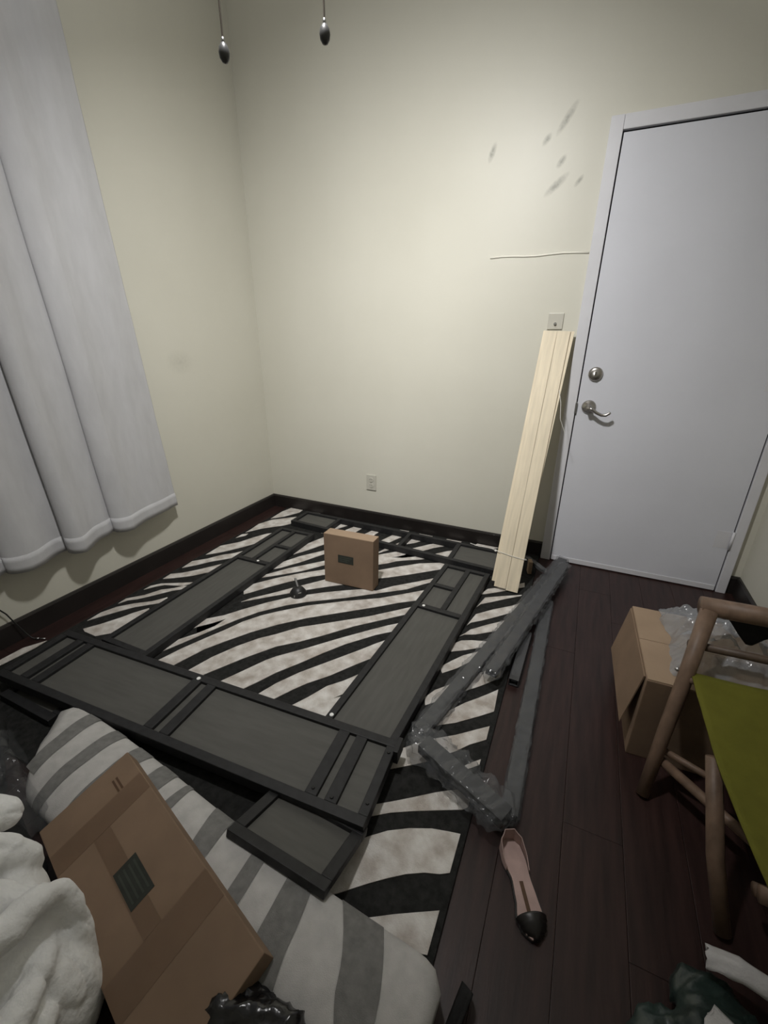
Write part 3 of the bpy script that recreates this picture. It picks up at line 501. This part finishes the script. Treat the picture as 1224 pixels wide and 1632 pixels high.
# ------------------------------------------------------------------ film wrapped steel bars
GB = 'film wrapped steel bars beside the rug'
def bar(label, pts, w, h, zc, puff=0.012, seed=0.0, tail=(0.03, 0.03)):
    """rectangular steel tube along a straight line, in a crumpled sleeve of film"""
    a, b = Vector((*pts[0], zc[0])), Vector((*pts[1], zc[1])); n = (b-a).normalized(); ln = (b-a).length
    sd = Vector((-n.y, n.x, 0)).normalized(); up = n.cross(sd)
    if up.z < 0: up = -up
    o = thing('steel_bar', label, 'metal bar', tuple(a), 0, GB); m4 = Matrix((n, sd, up)).transposed().to_4x4()
    o.matrix_world = Matrix.Translation(a) @ m4
    t = 0.003
    mb = MB()
    mb.box(0, ln, -w/2, w/2, -h/2, -h/2+t); mb.box(0, ln, -w/2, w/2, h/2-t, h/2); mb.box(0, ln, -w/2, -w/2+t, -h/2+t, h/2-t); mb.box(0, ln, w/2-t, w/2, -h/2+t, h/2-t)
    mb.build('tube', M['bar'], o)
    def f(u, v):
        th = u*2*PI; x = -tail[0] + v*(ln + tail[0] + tail[1])
        end = min(1.0, (x+tail[0]+0.006)/0.035, (ln+tail[1]-x+0.006)/0.035)
        pf = puff*(0.5 + 0.9*abs(fbm((x*11, math.cos(th)*1.3+seed, math.sin(th)*1.3), 1.0)) + 0.5*noise.noise(Vector((x*5, seed, th))))
        rd = (1-abs(noise.noise(Vector((x*24+seed*3, th*1.1+x*9, seed)))))**3 - 0.25
        rd2 = noise.noise(Vector((x*46, th*2.2, seed+4)))
        pf = max(0.0012, pf + puff*0.75*rd + puff*0.30*rd2)
        c, s = math.cos(th), math.sin(th)
        c2 = math.copysign(abs(c)**0.5, c); s2 = math.copysign(abs(s)**0.5, s)
        return Vector((x, (w/2+pf)*c2*(0.35+0.65*end), max(-h/2-0.0015, (h/2+pf*0.8)*s2*(0.35+0.65*end))))
    MB().grid(f, 40, max(40, int(ln*190)), True).build('plastic_sleeve', M['film'], o, smooth=True)
    return o
bar('longest left film wrapped dark steel bar running diagonally over the rug to the door', ((1.768,-1.515),(2.118,-0.060)), 0.046, 0.026, (0.027,0.030), 0.011, 1.0)
bar('film wrapped dark steel bar lying along the right rug edge on the floor', ((2.082,-1.660),(2.078,-0.53)), 0.044, 0.026, (0.0155,0.0155), 0.006, 2.0)
bar('short glossy film wrapped dark bar across the near end of the others', ((1.802,-1.578),(2.076,-1.695)), 0.052, 0.032, (0.060,0.056), 0.024, 3.0, (0.05,0.012))
bar('film wrapped dark steel bar lying on top with its open end in the middle', ((1.930,-1.190),(2.128,-0.200)), 0.042, 0.026, (0.066,0.066), 0.012, 4.0)
bar('shortest dark square tube with a hollow end between the long bars', ((2.012,-1.150),(2.022,-0.830)), 0.036, 0.030, (0.0175,0.0175), 0.002, 5.0, (0.0,0.02))
bar('short pale film wrapped bar behind the foot of the pine slats', ((1.935,-0.195),(2.030,-0.305)), 0.024, 0.018, (0.068,0.070), 0.004, 6.0)

# ------------------------------------------------------------------ small things on the floor
ft = thing('furniture_foot', 'round black rubber furniture foot with upright zinc bolt on the rug', 'furniture foot', (0.912,-0.985,0.0127))
MB().lathe([(0.0,0),(0.044,0),(0.045,0.006),(0.040,0.016),(0.028,0.034),(0.014,0.044),(0.0,0.045)], (0,0,0), 30).build('rubber_base', M['rubber'], ft, smooth=True)
pr = [(0.0,0.0)]
for q in range(12): pr += [(0.0062,0.002+0.004*q),(0.0050,0.004+0.004*q)]
MB().lathe(pr + [(0.0,0.05)], (0,0,0), 14).build('threaded_bolt', M['steel'], ft, M=Matrix.Translation((-0.004,0.004,0.042)) @ Matrix.Rotation(-0.22,4,'Y') @ Matrix.Rotation(0.0,4,'X'))
MB().tube([(0.022,-0.030,0.027),(0.032,-0.018,0.027)], 0.003, 8).build('glint_bit', M['steel'], ft)  # small bright bits added as glints on the rubber base
MB().tube([(0.006,-0.043,0.008),(0.006,-0.040,0.018)], 0.003, 8).build('glint_bit', M['steel'], ft)
# cable by the left baseboard
cb = thing('cable', 'thin black cable with silver plug by the left baseboard', 'cable', (0.06,-1.76,0))
MB().tube([(-0.044,-0.13,0.33),(-0.042,-0.075,0.22),(-0.038,-0.04,0.15),(-0.030,-0.022,0.085),(-0.015,-0.008,0.035),(0.0,0.0,0.012),(0.012,0.008,0.006)], 0.0028, 8).build('cord', M['cable'], cb, smooth=True)
MB().tube([(0.012,0.008,0.006),(0.022,0.014,0.006)], 0.0045, 10).build('plug', M['steel'], cb, smooth=True)
MB().tube([(0.026,0.017,0.005),(0.046,0.026,0.004)], 0.0032, 10).build('plug_tip', M['steel'], cb, smooth=True)
# flat shoe seen from above: heel far, black toe towards the camera
def outline(k, heel=0.0):
    ctr = [(0.0,0.0),(0.045,0.012),(0.09,0.016),(0.13,0.010),(0.175,0.002),(0.205,0.0)]
    hw = [0.020,0.030,0.0245,0.0255,0.034,0.012]
    return ctr, [w*k for w in hw]
shx = Vector((0.098,-0.190,0)).normalized()
shoe = thing('flat_shoe', 'black flat shoe with pale pink insole lying beside the rug', 'shoe', (2.090,-1.718,0), math.atan2(shx.y, shx.x))
def shoe_poly(k, x0=0.0, x1=0.205, n=24):
    import bisect
    xs = [0,0.02,0.05,0.09,0.13,0.165,0.19,0.205]; hw = [0.012,0.0265,0.0285,0.0225,0.0255,0.0305,0.024,0.008]; ct = [0,0.0,0.001,0.004,0.003,0.0,-0.002,-0.003]
    def it(a, x):
        j = max(0, min(len(xs)-2, bisect.bisect(xs, x)-1)); t = (x-xs[j])/(xs[j+1]-xs[j]); t = t*t*(3-2*t); return a[j]*(1-t)+a[j+1]*t
    P = [x0+(x1-x0)*i/n for i in range(n+1)]
    return [(x, it(ct,x)+it(hw,x)*k) for x in P] + [(x, it(ct,x)-it(hw,x)*k) for x in reversed(P)]
MB().prism(shoe_poly(1.12), 0.0003, 0.009).build('sole', M['shoe'], shoe)
ins = MB().prism(shoe_poly(0.98), 0.0092, 0.013).build('insole', M['insole'], shoe)
MB().prism([(0.095,-0.003),(0.155,-0.005),(0.155,0.004),(0.095,0.006)], 0.0131, 0.0136).build('insole_mark', M['inkbrown'], ins)
pl = shoe_poly(1.10); n = len(pl)//2
def wall_strip(i0, i1, h0):
    mb = MB(); pp = [pl[i % len(pl)] for i in range(i0, i1+1)]
    for (xa, ya), (xb, yb) in zip(pp, pp[1:]):
        ha = h0*max(0.25, 1-xa/0.10); hb = h0*max(0.25, 1-xb/0.10)
        v = [mb.bm.verts.new(p) for p in ((xa,ya,0.009),(xb,yb,0.009),(xb,yb*0.93,0.009+hb),(xa,ya*0.93,0.009+ha))]; mb.bm.faces.new(v)
    bmesh.ops.remove_doubles(mb.bm, verts=mb.bm.verts[:], dist=1e-5); return mb
wall_strip(-9, 9, 0.045).build('heel_counter', M['insole'], shoe, solid=0.002)
def toe(u, v):
    x = 0.166 + 0.042*u; half = [p for p in pl[:n]]
    j = min(range(len(half)), key=lambda k: abs(half[k][0]-x)); w = abs(half[j][1])*1.0+0.002
    if u > 0.93: w *= 0.6
    a = PI*v; return Vector((x, w*math.cos(a), 0.009 + 0.030*math.sin(a)*(1-0.75*u**2.2)))
MB().grid(toe, 12, 14).build('toe_cap', M['shoe'], shoe, smooth=True, solid=0.002)

# ------------------------------------------------------------------ folding chair: bamboo poles with olive canvas seat
chair = thing('folding_chair', 'bamboo folding chair with olive green canvas seat in front of the carton', 'chair', (2.62,-1.5,0))
cs_ = Vector((-2.62,1.5,0))
def pole(name, pts, r, m='bamboo', par=chair, n=14): return MB().tube([Vector(p)+cs_ for p in pts], r, n).build(name, M[m], par, smooth=True)
pA = pole('rear_leg', [(2.425,-1.425,0.006),(2.448,-1.356,0.18),(2.474,-1.288,0.36),(2.508,-1.185,0.515)], [0.017,0.0185,0.020,0.0225])
pole('rear_leg', [(2.885,-1.425,0.006),(2.880,-1.356,0.18),(2.875,-1.288,0.36),(2.870,-1.185,0.515)], [0.017,0.0185,0.020,0.0225])
tr = pole('top_rail', [(2.488,-1.170,0.520),(2.70,-1.165,0.523),(2.915,-1.160,0.526)], 0.027)
pole('back_dowel', [(2.470,-1.236,0.425),(2.68,-1.226,0.425),(2.90,-1.220,0.425)], 0.0115, 'bamboo_d')
pole('front_leg', [(2.560,-1.712,0.006),(2.528,-1.64,0.14),(2.500,-1.535,0.325)], [0.017,0.018,0.017])
pole('front_leg', [(2.895,-1.712,0.006),(2.888,-1.64,0.14),(2.880,-1.535,0.325)], [0.017,0.018,0.017])
pole('cross_pole', [(2.455,-1.375,0.105),(2.60,-1.505,0.105),(2.74,-1.63,0.105),(2.885,-1.70,0.09)], 0.0135)
pole('stretcher', [(2.445,-1.36,0.135),(2.55,-1.40,0.13),(2.885,-1.44,0.13)], 0.0095)
pole('stretcher', [(2.60,-1.660,0.115),(2.89,-1.655,0.115)], 0.014)
pole('seat_rail', [(2.478,-1.302,0.352),(2.68,-1.280,0.350),(2.90,-1.270,0.350)], 0.011)
pole('seat_rail', [(2.500,-1.845,0.352),(2.70,-1.850,0.350),(2.91,-1.850,0.350)], 0.014)
def seat(u, v):
    y = -1.288 - 0.565*v; x0 = 2.482 + 0.028*v; x = x0 + (2.905-x0)*u
    return Vector((x, y + 0.015*u*(1-v), 0.368 - 0.045*math.sin(PI*v)*(0.55+0.45*math.sin(PI*u)) + 0.004*fbm((x*6,y*6,1),1.0))) + cs_
MB().grid(seat, 24, 34).build('seat_canvas', M['olive'], chair, smooth=True, solid=0.003)
mb = MB()
prof = [(2.555,0.0),(2.575,0.018),(2.60,0.050),(2.625,0.078),(2.64,0.080),(2.665,0.055),(2.70,0.034),(2.76,0.026),(2.87,0.024)]
mb.grid(lambda u, v: Vector((2.555+0.315*u, -1.150 + 0.004*math.sin(u*20), 0.500 - v*(0.006 + next((da+(db_-da)*((2.555+0.315*u)-xa)/(xb-xa) for (xa,da),(xb,db_) in zip(prof, prof[1:]) if xa-1e-6 <= 2.555+0.315*u <= xb+1e-6), 0.024)))) + cs_, 40, 6)
mb.build('back_cloth', M['darkcloth'], chair, smooth=True, solid=0.003)
for p in ((2.452,-1.282,0.362),): MB().lathe([(0,-0.006),(0.006,-0.004),(0.007,0),(0.006,0.004),(0,0.006)], Vector(p)+cs_, 12).build('knob', M['steel'], chair, smooth=True)

# ------------------------------------------------------------------ soft heaps in the near corners
def blob(parts, vox, name, material, label, cat, amp=0.006, freq=9.0, sm=6, wr=0.0, seed=0.0, crease=0.0):
    bm = bmesh.new()
    for p in parts:
        if p[0] == 'e':
            _, c, r, rz = p; m4 = Matrix.Translation(c) @ Matrix.Rotation(rz,4,'Z') @ Matrix.Diagonal((*r,1)); bmesh.ops.create_icosphere(bm, subdivisions=3, radius=1.0, matrix=m4)
        else:
            _, pts, rs = p; t = MB().tube(pts, rs, 16); me = bpy.data.meshes.new('t'); t.bm.to_mesh(me); bm.from_mesh(me); t.bm.free()
    me = bpy.data.meshes.new(name); bm.to_mesh(me); bm.free()
    tmp = bpy.data.objects.new('tmp', me); C.objects.link(tmp)
    md = tmp.modifiers.new('r','REMESH'); md.mode = 'VOXEL'; md.voxel_size = vox
    ms = tmp.modifiers.new('s','SMOOTH'); ms.iterations = sm; ms.factor = 0.6
    dg = bpy.context.evaluated_depsgraph_get(); m2 = bpy.data.meshes.new_from_object(tmp.evaluated_get(dg)); bpy.data.objects.remove(tmp)
    m2.name = name; m2.materials.clear(); m2.materials.append(material)
    nr = [v.normal.copy() for v in m2.vertices]
    for v, nn in zip(m2.vertices, nr):
        q = v.co; d0 = amp*fbm(q, freq, 4)
        if wr: w1 = Vector((q.x*freq*0.9+0.5*noise.noise(q*6)+seed, (q.y-q.x*0.5)*freq*2.2+0.6*noise.noise(q*5+Vector((3,1,0))), q.z*freq*0.8)); d0 += wr*((1-abs(noise.noise(w1)))**4 - 0.35) - crease*(1-abs(noise.noise(w1*0.7+Vector((7,2,5)))))**9
        v.co = q + nn*d0
        if v.co.z < 0.001: v.co.z = 0.001
    for p in m2.polygons: p.use_smooth = True
    o = bpy.data.objects.new(name, m2); C.objects.link(o); return tag(o, label, cat)
blob([('e',(1.00,-2.60,0.13),(0.42,0.24,0.17),0.1), ('e',(1.22,-2.44,0.13),(0.13,0.10,0.13),-0.4), ('e',(1.13,-2.365,0.11),(0.13,0.075,0.12),-0.2), ('e',(1.20,-2.36,0.17),(0.07,0.055,0.085),-0.5),
      ('t',[(0.70,-2.43,0.29),(0.90,-2.37,0.29),(0.993,-2.335,0.275),(1.067,-2.302,0.272),(1.095,-2.288,0.268),(1.108,-2.282,0.255)],[0.05,0.045,0.042,0.038,0.030,0.016]),
      ('t',[(0.80,-2.52,0.29),(1.00,-2.44,0.285),(1.110,-2.385,0.275),(1.165,-2.348,0.275),(1.186,-2.322,0.270),(1.197,-2.312,0.245),(1.199,-2.312,0.21)],[0.06,0.055,0.048,0.040,0.030,0.022,0.014]),
      ('t',[(1.10,-2.62,0.31),(1.25,-2.52,0.32),(1.340,-2.450,0.318),(1.350,-2.416,0.316),(1.345,-2.383,0.310),(1.335,-2.352,0.296),(1.335,-2.330,0.266),(1.352,-2.323,0.222),(1.367,-2.330,0.172),(1.371,-2.337,0.115),(1.362,-2.342,0.05)],
           [0.06,0.045,0.034,0.030,0.028,0.026,0.023,0.020,0.018,0.016,0.014]),
      ('t',[(1.20,-2.43,0.275),(1.26,-2.395,0.275),(1.305,-2.365,0.262)],[0.045,0.040,0.032]),
      ('t',[(1.40,-2.60,0.20),(1.425,-2.475,0.225),(1.408,-2.438,0.228),(1.386,-2.405,0.220),(1.362,-2.372,0.215)],[0.06,0.030,0.026,0.022,0.014]),
      ('t',[(1.43,-2.56,0.14),(1.442,-2.462,0.175),(1.420,-2.425,0.170),(1.395,-2.388,0.155),(1.372,-2.358,0.145)],[0.05,0.026,0.022,0.018,0.012]),
      ('t',[(1.45,-2.55,0.05),(1.432,-2.460,0.085),(1.426,-2.412,0.086),(1.402,-2.372,0.078),(1.374,-2.340,0.066)],[0.03,0.014,0.012,0.011,0.010]),
      ('e',(1.31,-2.42,0.13),(0.10,0.10,0.14),-0.5), ('e',(1.30,-2.365,0.14),(0.09,0.045,0.13),-0.25), ('e',(1.37,-2.43,0.09),(0.075,0.10,0.135),-0.3), ('e',(1.40,-2.47,0.06),(0.05,0.10,0.12),-0.1), ('e',(1.30,-2.60,0.13),(0.16,0.16,0.15),0.0)],
     0.0055, 'quilt', M['quilt'], 'rumpled off white cotton quilt heaped at the lower left', 'blanket', 0.0012, 11.0, 9, 0.0025, 0.0, 0.007)
blob([('e',(1.76,-2.285,0.085),(0.15,0.055,0.055),-0.1), ('t',[(1.60,-2.36,0.03),(1.68,-2.29,0.115),(1.80,-2.265,0.125),(1.90,-2.30,0.05)],[0.03,0.035,0.03,0.025]), ('e',(1.70,-2.37,0.04),(0.16,0.06,0.04),-0.1)],
     0.007, 'black_plastic_bag', M['blackbag'], 'glossy crumpled black plastic bag under the long carton', 'bag', 0.004, 20.0, 3, 0.009, 3.0, 0.008)
blob([('e',(0.43,-2.17,0.055),(0.22,0.10,0.06),0.0), ('e',(0.85,-2.29,0.06),(0.28,0.06,0.06),-0.08), ('e',(0.66,-2.22,0.06),(0.2,0.06,0.06),-0.3)],
     0.010, 'dark_lump', M['darkcloth'], 'dark lump lying between the rug roll and the quilt', 'bag', 0.008, 9.0, 4, 0.006, 8.0)  # dark lump filling the dark area beside the rug roll
heap('clear_plastic_bag', 'clear plastic bag lying over the left end of the rug roll', 'plastic bag', 0.78, -2.215, 0.20, 0.075, 0.115, 0.04, M['film'], 11.0, 60, 40, 0.05, -0.25, freq=14)
bs = thing('black_strap', 'short black strap end standing beside the rug roll end', 'strap', (2.045,-2.09,0))
MB().grid(lambda u, v: Vector((-0.022+0.03*u+0.02*math.sin(v*2), -0.10+0.16*u*(1-0.2*v), 0.0015+0.055*v*(1-0.5*(1-u)))), 10, 8).build('webbing', M['darkcloth'], bs, smooth=True, solid=0.008)
blob([('e',(2.52,-1.96,0.05),(0.10,0.10,0.05),0.3), ('e',(2.43,-1.98,0.035),(0.08,0.07,0.035),0), ('e',(2.63,-1.98,0.05),(0.12,0.09,0.05),0), ('e',(2.50,-1.87,0.03),(0.07,0.05,0.03),0)],
     0.009, 'teal_plastic_bag', M['teal'], 'crumpled dark teal plastic bag in the lower right corner', 'bag', 0.008, 16.0, 3, 0.012, 5.0)
def ribbon(name, label, cat, pts, w, m, th=0.012):
    P = [Vector(p) for p in pts]
    def f(u, v):
        k = u*(len(P)-1); i = min(int(k), len(P)-2); t = k-i; t2 = t*t*(3-2*t); c = P[i].lerp(P[i+1], t2)
        d0 = (P[i+1]-P[i]).normalized(); s = Vector((-d0.y, d0.x, 0)).normalized()
        return c + s*(v-0.5)*w*(1-0.3*u) + Vector((0,0,0.012*math.sin(v*PI)+0.004*fbm((u*5,v*5,2),1.0)))
    return tag(MB().grid(f, 30, 10).build(name, M[m], smooth=True, solid=th), label, cat)
ribbon('cloth_strip', 'twisted pale grey cloth strip beside the front chair leg', 'cloth', [(2.490,-1.822,0.085),(2.54,-1.830,0.105),(2.61,-1.845,0.105),(2.70,-1.87,0.09)], 0.040, 'greycloth')
ribbon('white_sheet', 'folded white sheet corner on the teal bag at the bottom edge', 'cloth', [(2.460,-1.945,0.118),(2.51,-1.975,0.124),(2.57,-2.015,0.118),(2.65,-2.05,0.10)], 0.065, 'greycloth')
